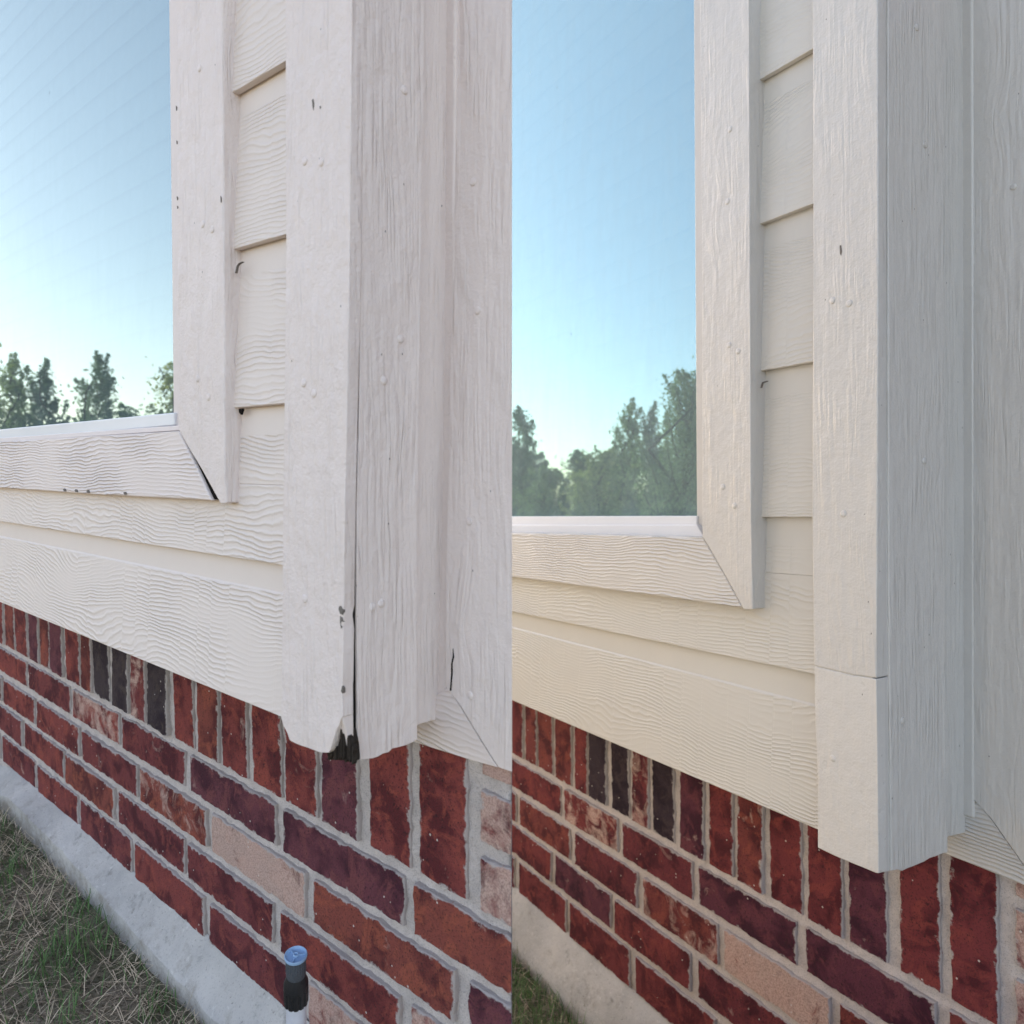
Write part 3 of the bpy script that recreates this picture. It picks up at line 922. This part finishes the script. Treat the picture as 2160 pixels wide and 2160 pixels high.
        bead = [(2049, -150), (2051, 0), (2053, 540), (2054, 1080), (2054, 1728), (2070, 1724), (2068, 1080), (2064.5, 540), (2062.5, 0), (2060, -150)]
        prism_ret(H, 'caulk_bead', bead, pl, -0.0045, 0.016, caulk, root, 0.0025, 3)
        kb = [(2040, -150), (2044, 0), (2046.5, 540), (2050, 1080), (2052, 1686), (2090, 1727), (2130, 1784), (2160, 1826), (2230, 1920), (2330, 1960), (2330, -150)]
        o = prism(H, 'neighbour_trim', kb, ck + 0.0035 * u, 0.012, sawk, root, 0.0012)
        nails(H, [(2138, 394)], o, sawk, ck + 0.0035 * u)
        kf = [(1990, 1800), (1990, 1760), (2062, 1690), (2067.0, 1700), (2089.9, 1727.6), (2129.9, 1784.7), (2159.9, 1826.8), (2229, 1922), (2200, 1885), (2160, 1867.5), (2100, 1843), (2040, 1819)]
        prism(H, 'mitred_foot', kf, ck + 0.0022 * u, 0.012, sawx, root, 0.0010)
        prism(H, 'caulk_crack', [(1604, 818), (1607, 806), (1618, 803), (1618, 804.6), (1608.5, 808), (1605.2, 818)], cs + 0.006 * u, 0.002, BARE, root, 0)
        for pts in ([(1771, 518), (1774, 517), (1776, 530), (1774, 539), (1771.5, 535)],):
            prism(H, 'paint_chip', pts, cf + 0.0003 * u, 0.002, BARE, root, 0)
    # floor and roof of the projecting box, so that nothing is hollow from below
    if left:
        brick_wall(H, True, lambda a: a, 0.790, [0.797, 0.922, 1.050, 1.177, 1.302], 0.0185, -2.0, -4.35, lambda v: cut(v), 0.42, root)
        top = [(-66, 1605), (29, 1620), (150, 1722), (280, 1837), (400, 1938), (539, 2058), (720, 2213), (1080, 2520)]
        led = [(-66, 1655), (17, 1682), (60, 1725), (140, 1806), (252, 1932), (363, 2055), (453, 2151), (600, 2315), (720, 2450), (1080, 2850)]
        gnd = [(-66, 1660), (14, 1697), (56, 1757), (101, 1812), (155, 1870), (200, 1935), (250, 1990), (310, 2042), (372, 2106), (413, 2151), (560, 2340), (720, 2530), (1080, 2960)]
        H.gnd = [H.M @ H.hit(p, 0.083) for p in gnd[:9]]
        foundation(H, [([(x, y - 6) for x, y in top], -0.03), (top, 0.0), (led, 0.082), (gnd, 0.083)], root, cut, 1)
    else:
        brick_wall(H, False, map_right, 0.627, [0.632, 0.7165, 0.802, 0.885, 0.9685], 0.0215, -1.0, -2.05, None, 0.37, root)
        top = [(880, 1705), (1080, 1864), (1200, 1966), (1300, 2056), (1415, 2160), (1700, 2420), (2330, 2990)]
        led = [(880, 1800), (1080, 1990), (1170, 2075), (1260, 2165), (1500, 2400), (2330, 3200)]
        gnd = [(880, 1815), (1080, 2010), (1110, 2045), (1164, 2095), (1203, 2150), (1260, 2215), (1500, 2460), (2330, 3290)]
        H.gnd = [H.M @ H.hit(p, 0.053) for p in gnd[1:6]]
        foundation(H, [([(x, y - 6) for x, y in top], -0.03), (top, 0.0), (led, 0.05), (gnd, 0.053)], root, None, 2)
    return H

HL = build_house('left')
HR = build_house('right')

# ------------------------------------------------------------------ ground
nL = CAMM.to_3x3() @ Vector((HL.n[0], -HL.n[1], -HL.n[2]))
nL = Vector((nL.x, nL.y)).normalized()
def front_dist(x, y):
    return nL.x * x + nL.y * y + 0.40
GL = np.polyfit([v.x for v in HL.gnd], [v.z for v in HL.gnd], 1)
GR = float(np.mean([v.z for v in HR.gnd]))
def ground_z(x, y):
    s = front_dist(x, y)
    near = min(0.0, max(-1.3, x))
    base = (GL[0] * near + GL[1]) * (1 - sstep(0.5, 2.5, s)) if s > -0.1 else GL[0] * near + GL[1]
    z = base + (GR - base) * sstep(0.02, 0.62, -s)
    z += 0.010 * noise.noise(Vector((x * 2.1, y * 2.1, 0))) + 0.004 * noise.noise(Vector((x * 17, y * 17, 2)))
    return z

def lawn_mat():
    t = NT('thin_lawn_soil')
    ob, x, y, z = t.xyz()
    a = t.noise(ob, 7.0, 5.0, 0.65)
    b = t.noise(ob, 160.0, 4.0, 0.7)
    c = t.mix(t.remap(a, 0.4, 0.62, 0.0, 1.0), (0.36, 0.29, 0.21), (0.16, 0.16, 0.09))
    c = t.mix(t.remap(b, 0.45, 0.7, 0.0, 0.8), c, (0.035, 0.028, 0.02))
    t.surf(c, 0.95, t.bump(t.math('ADD', b, t.noise(ob, 45.0, 4.0)), 0.01), 0.1)
    return t.m

def lawn():
    rs = [0.0]
    r = 0.03
    while r < 1600:
        rs.append(r); r *= 1.075 if r < 12 else 1.35
    N = 72
    c = Vector((-0.35, 0.9))
    vs, fs = [Vector((c.x, c.y, ground_z(c.x, c.y)))], []
    for r in rs[1:]:
        for i in range(N):
            a = 2 * math.pi * i / N
            x, y = c.x + r * math.cos(a), c.y + r * math.sin(a)
            vs.append(Vector((x, y, ground_z(x, y))))
    for i in range(N): fs.append([0, 1 + i, 1 + (i + 1) % N])
    for k in range(len(rs) - 2):
        for i in range(N):
            j = (i + 1) % N
            fs.append([1 + k * N + i, 1 + (k + 1) * N + i, 1 + (k + 1) * N + j, 1 + k * N + j])
    o = link('lawn', mesh('lawn', vs, fs), lawn_mat(), None, True)
    tag(o, 'patchy lawn of dry thatch and green tufts beside the foundation', kind='structure')
lawn()

def grass():
    rnd = random.Random(5)
    t = NT('grass_blades')
    at = t.n('Attribute', attribute_name='tint').outputs['Color']
    t.surf(at, 0.75, None, 0.2)
    vs, fs, cols = [], [], []
    def blade(x, y, z, h, w, az, lean, curl, colr):
        d = Vector((math.cos(az), math.sin(az), 0)); sd_ = Vector((-d.y, d.x, 0))
        p = Vector((x, y, z)); b = len(vs); ang = lean
        for i, f in enumerate((1.0, 0.8, 0.45)):
            vs.append(p - sd_ * w * f); vs.append(p + sd_ * w * f)
            p = p + (d * math.sin(ang) + Vector((0, 0, math.cos(ang)))) * (h / 3)
            ang += curl
        vs.append(p)
        fs.extend(([b, b + 1, b + 3, b + 2], [b + 2, b + 3, b + 5, b + 4], [b + 4, b + 5, b + 6]))
        cols.extend([colr] * 3)
    def field(n, xr, yr, smin, lush, sc):
        k = 0
        while k < n:
            x, y = rnd.uniform(*xr), rnd.uniform(*yr)
            s = smin(x, y)
            if s < 0: continue
            k += 1
            g = noise.noise(Vector((x * 9 / sc, y * 9 / sc, 4))) + 0.5 * noise.noise(Vector((x * 30 / sc, y * 30 / sc, 1)))
            z = ground_z(x, y) - 0.003
            green = g > 0.16 - lush
            if rnd.random() < 0.14: green = not green
            if green:
                f = rnd.uniform(0.8, 1.9)
                colr = (0.085 * f, 0.15 * f, 0.055 * f, 1)
                blade(x, y, z, rnd.uniform(0.015, 0.05) * (1 + 0.8 * max(0, min(1, g - 0.2))) * sc, 0.0008 * sc, rnd.uniform(0, 6.3), rnd.uniform(0.05, 0.7), rnd.uniform(0.0, 0.5), colr)
            else:
                f = rnd.uniform(0.7, 1.75)
                colr = (0.50 * f, 0.395 * f, 0.28 * f, 1) if rnd.random() < 0.85 else (0.15 * f, 0.115 * f, 0.09 * f, 1)
                blade(x, y, z + rnd.uniform(0, 0.008) * sc, rnd.uniform(0.02, 0.06) * sc, 0.0006 * sc, rnd.uniform(0, 6.3), rnd.uniform(0.9, 1.6), rnd.uniform(-0.2, 0.3), colr)
    field(22000, (-1.35, 0.15), (0.3, 1.7), lambda x, y: (front_dist(x, y) - 0.012 if front_dist(x, y) < 0.42 else -1), 0.0, 0.83)
    field(9000, (-0.3, 0.4), (1.15, 2.2), lambda x, y: 0.95 - 0.865 * x - 0.502 * y if front_dist(x, y) < -0.15 else -1, 0.5, 1.2)
    me = mesh('grass', vs, fs)
    ca = me.attributes.new('tint', 'FLOAT_COLOR', 'FACE')
    ca.data.foreach_set('color', [c for q in cols for c in q])
    o = link('grass', me, t.m)
    tag(o, 'mixed dry and green grass blades along the foot of the foundations', 'grass', kind='stuff')
grass()

# ------------------------------------------------------------------ trees across the lawn (seen in the panes)
def leaf_mat(name, colr):
    t = NT(name)
    rnd_ = t.n('Attribute', attribute_name='tint').outputs['Fac']
    c = t.mix(rnd_, tuple(v * 0.55 for v in colr), tuple(v * 1.4 for v in colr))
    p = t.surf(c, 0.6, None, 0.3)
    tl = t.n('BsdfTranslucent')
    t.set(tl.inputs['Color'], c)
    ms = t.n('MixShader', ins={0: 0.45, 1: p.outputs[0], 2: tl.outputs[0]})
    t.t.links.new(ms.outputs[0], t.out.inputs[0])
    return t.m
LEAF = {'dark': leaf_mat('leaf_dark', (0.095, 0.155, 0.09)), 'mid': leaf_mat('leaf_mid', (0.15, 0.22, 0.10)), 'pale': leaf_mat('leaf_pale', (0.28, 0.33, 0.12))}
BARK = simple('bark', (0.05, 0.042, 0.034), 0.9, 0.1, 0.01, 30.0)

def tube(vs, fs, pts, rad, n=6):
    b = len(vs)
    for i, (p, r) in enumerate(zip(pts, rad)):
        d = (pts[min(i + 1, len(pts) - 1)] - pts[max(i - 1, 0)]).normalized()
        a = d.cross(Vector((0.3, 1, 0.2))).normalized(); c = d.cross(a)
        for k in range(n):
            t = 2 * math.pi * k / n
            vs.append(p + (a * math.cos(t) + c * math.sin(t)) * r)
    for i in range(len(pts) - 1):
        for k in range(n):
            j = (k + 1) % n
            fs.append([b + i * n + k, b + i * n + j, b + (i + 1) * n + j, b + (i + 1) * n + k])

def tree(name, x, y, top, rad, leaf, label, cat, limbs=26, per=90, upright=0.6, seed=1, lf=0.022, group='trees reflected in the two windows'):
    per = int(per * 1.5); lf *= 0.95
    rnd = random.Random(seed)
    z0 = ground_z(x, y) - 0.03
    hgt = top - z0
    r = bpy.data.objects.new(name, None); COL.objects.link(r)
    r.location = (x, y, z0)
    tag(r, label, cat, group)
    vs, fs = [], []
    ax = [Vector((rnd.uniform(-.04, .04) * i, rnd.uniform(-.04, .04) * i, hgt * 0.9 * i / 6)) for i in range(7)]
    tube(vs, fs, ax, [0.03 * hgt / 2 * (1 - i / 7.5) for i in range(7)])
    lv, lfs, tint = [], [], []
    for i in range(limbs):
        f = 0.04 + 0.9 * (i + rnd.random()) / limbs
        st = ax[0].lerp(ax[-1], f)
        spread = rad * (1.05 - 0.85 * f) * rnd.uniform(0.6, 1.15)
        az = rnd.uniform(0, 6.283)
        up = spread * (upright + rnd.uniform(-0.2, 0.9)) + 0.08
        en = st + Vector((math.cos(az) * spread, math.sin(az) * spread, up))
        en.z = min(en.z, hgt * rnd.uniform(0.9, 1.04))
        mid = st.lerp(en, 0.5) + Vector((0, 0, -0.03))
        tube(vs, fs, [st, mid, en], [0.012 * rad / 0.5, 0.006 * rad / 0.5, 0.0015], 4)
        for k in range(per):
            t = rnd.random() ** 0.7
            p = (st.lerp(mid, t * 2) if t < 0.5 else mid.lerp(en, t * 2 - 1))
            w = 0.10 * rad / 0.4 * (1.12 - t) ** 1.3
            p = p + Vector((rnd.gauss(0, w), rnd.gauss(0, w), rnd.gauss(0, w * 0.8)))
            if p.z < 0.02: continue
            a = Vector((rnd.gauss(0, 1), rnd.gauss(0, 1), rnd.gauss(0, 1))).normalized()
            c = a.orthogonal().normalized()
            s_ = lf * rnd.uniform(0.6, 1.5)
            b = len(lv)
            lv += [p - a * s_, p + c * s_ * 0.45, p + a * s_, p - c * s_ * 0.45]
            lfs.append([b, b + 1, b + 2, b + 3]); tint.append(min(1, max(0, rnd.gauss(0.5, 0.25))))
    link('trunk', mesh('trunk', vs, fs), BARK, r, True)
    me = mesh('crown', lv, lfs)
    at = me.attributes.new('tint', 'FLOAT', 'FACE'); at.data.foreach_set('value', tint)
    link('crown', me, LEAF[leaf], r)
    return r

tree('tree', -7.86, 4.55, 1.95, 0.42, 'mid', 'bushy green tree at the far left of the left window reflection', 'tree', 34, 80, 1.3, 2)
tree('tree', -7.90, 4.18, 1.90, 0.30, 'dark', 'narrow dark tree, second from the left in the left window reflection', 'tree', 26, 80, 1.7, 3)
tree('tree', -7.95, 3.92, 2.00, 0.36, 'dark', 'tall dark tree with a gap beside it, right of the cluster in the left window', 'tree', 30, 80, 1.5, 4)
tree('tree', -2.05, 2.02, 1.30, 0.29, 'mid', 'large feathery tree beside the jamb in the right window reflection', 'tree', 60, 170, 0.75, 5, 0.0075)
tree('tree', -6.98, 5.52, 1.84, 0.34, 'dark', 'dark pointed tree at the left of the right window reflection', 'tree', 26, 90, 0.7, 6)
tree('tree', -7.05, 5.90, 1.62, 0.34, 'dark', 'shorter dark tree behind the pointed one at the edge of the right window', 'tree', 22, 80, 0.6, 7)
tree('tree', -7.98, 3.00, 1.98, 0.42, 'pale', 'pale feathery tree just showing at the jamb of the left window', 'tree', 20, 60, 0.9, 8)
tree('shrub', -6.75, 4.40, 1.20, 0.44, 'pale', 'yellowish loose shrub low in the middle of the right window reflection', 'shrub', 22, 90, 1.0, 9, group='shrubs reflected in the two windows')
tree('shrub', -6.60, 5.10, 0.98, 0.42, 'mid', 'low green shrub at the bottom of the right window reflection', 'shrub', 22, 90, 0.7, 10, group='shrubs reflected in the two windows')
tree('shrub', -7.30, 4.75, 1.00, 0.45, 'pale', 'light green shrub below the tree cluster in the left window reflection', 'shrub', 24, 90, 0.6, 11, group='shrubs reflected in the two windows')
k = 0
HW = ('first hedge shrub from the left edge of the right window', 'second hedge shrub from the left edge of the right window', 'hedge shrub below the gap in the right window trees', 'hedge shrub right of the gap in the right window trees', 'hedge shrub behind the yellowish shrub in the panes', 'hedge shrub behind the tree cluster of the left window', 'hedge shrub in the gap of the left window trees', 'hedge shrub nearest the jamb of the left window')
for (x, y, tp) in ((-9.2, 7.6, 1.40), (-9.55, 6.9, 1.42), (-9.75, 6.2, 1.36), (-9.95, 5.5, 1.44), (-10.3, 4.9, 1.52), (-10.6, 4.2, 1.62), (-10.8, 3.6, 1.60), (-10.95, 3.0, 1.40)):
    tree('hedge_shrub', x, y, tp, 0.66, 'dark', HW[k], 'shrub', 26, 110, 0.35, 30 + k, 0.034, 'hedge shrubs behind the trees'); k += 1

# ------------------------------------------------------------------ sprinkler riser in front of the brick
def lathe(name, prof, mat, parent, n=40, ribs=0, depth=0.0, rib_rows=()):
    vs, fs = [], []
    for i, (r, z) in enumerate(prof):
        for k in range(n):
            a = 2 * math.pi * k / n
            rr = r - (depth if (i in rib_rows and (k % ribs) == 0) else 0.0)
            vs.append((rr * math.cos(a), rr * math.sin(a), z))
    m = len(prof)
    for i in range(m - 1):
        for k in range(n):
            j = (k + 1) % n
            fs.append([i * n + k, i * n + j, (i + 1) * n + j, (i + 1) * n + k])
    fs.append([k for k in range(n)][::-1]); fs.append([(m - 1) * n + k for k in range(n)])
    me = mesh(name, vs, fs)
    o = link(name, me, mat, parent, True)
    bevel(o, 0.0004, 2, 30)
    return o

def sprinkler():
    r = bpy.data.objects.new('sprinkler_riser', None); COL.objects.link(r)
    tag(r, 'white sprinkler riser with black ribbed collar and pale blue nozzle before the brick', 'sprinkler')
    ray = Vector(((624 - CPX) / FPX, -(2013 - CPX) / FPX, -1.0))
    tipd = 0.635
    tip = CAMM @ (ray * tipd)
    tc = Vector((-tip.x, -tip.y, 0)).normalized()          # it leans a little towards the lawn
    r.rotation_euler = Matrix.Rotation(math.radians(14), 3, Vector((0, 0, 1)).cross(tc)).to_euler()
    k = tipd / FPX                      # metres per photo pixel at the riser
    H_ = 260 * k * 1.15
    Rm = r.rotation_euler.to_matrix()
    r.location = tip - Rm @ Vector((0, 0, H_ + 0.3))
    z = H_ + 0.3
    black = simple('black_plastic', (0.018, 0.018, 0.02), 0.45, 0.4, 0.0006, 300.0)
    grey = simple('dusty_grey_plastic', (0.075, 0.085, 0.10), 0.5, 0.4, 0.001, 500.0)
    blue = simple('pale_blue_plastic', (0.28, 0.45, 0.66), 0.35, 0.5)
    pvc = simple('white_pvc', (0.66, 0.67, 0.74), 0.35, 0.45)
    p = lambda v: v * k
    lathe('pipe', [(p(21.5), 0), (p(21.5), z - p(132)), (p(22.5), z - p(131)), (p(22.5), z - p(126)), (p(21), z - p(124)), (p(21), z - p(100))], pvc, r)
    lathe('collar', [(p(20), z - p(127)), (p(25.5), z - p(126)), (p(26), z - p(88)), (p(26), z - p(86)), (p(25.5), z - p(72)), (p(20.5), z - p(58)), (p(19), z - p(52))], black, r, 48, 4, p(2.6), (1, 2))
    lathe('nozzle_body', [(p(18.5), z - p(58)), (p(20.5), z - p(52)), (p(20.5), z - p(40)), (p(21.5), z - p(38)), (p(21.5), z - p(12)), (p(20), z - p(6))], grey, r, 48, 2, p(1.6), (3, 4))
    cap = lathe('nozzle_cap', [(p(19), z - p(9)), (p(23.2), z - p(7)), (p(23.8), z - p(3)), (p(23.4), z), (p(22), z + p(0.6)), (p(20.5), z - p(3)), (p(19.5), z - p(5.5)), (p(6.6), z - p(5.5))], blue, r, 48)
    lathe('hub', [(p(6.2), z - p(4)), (p(6.0), z + p(1.5)), (p(4.0), z + p(1.8)), (p(3.2), z + p(0.2)), (p(2.6), z - p(3))], blue, cap, 24)
    for az in (20, 140, 262):
        a = math.radians(az)
        d = Vector((math.cos(a), math.sin(a), 0)); e = Vector((-d.y, d.x, 0))
        vs = []
        for q, w in ((6.5, 1.0), (20.5, 1.0)):
            for sg in (-1, 1):
                for zz in (-6.0, -2.0):
                    vs.append(d * p(q) + e * p(w) * sg + Vector((0, 0, z + p(zz))))
        link('spoke', mesh('spoke', vs, [[0, 1, 3, 2], [4, 6, 7, 5], [0, 4, 5, 1], [2, 3, 7, 6], [1, 5, 7, 3], [0, 2, 6, 4]]), blue, cap)
sprinkler()
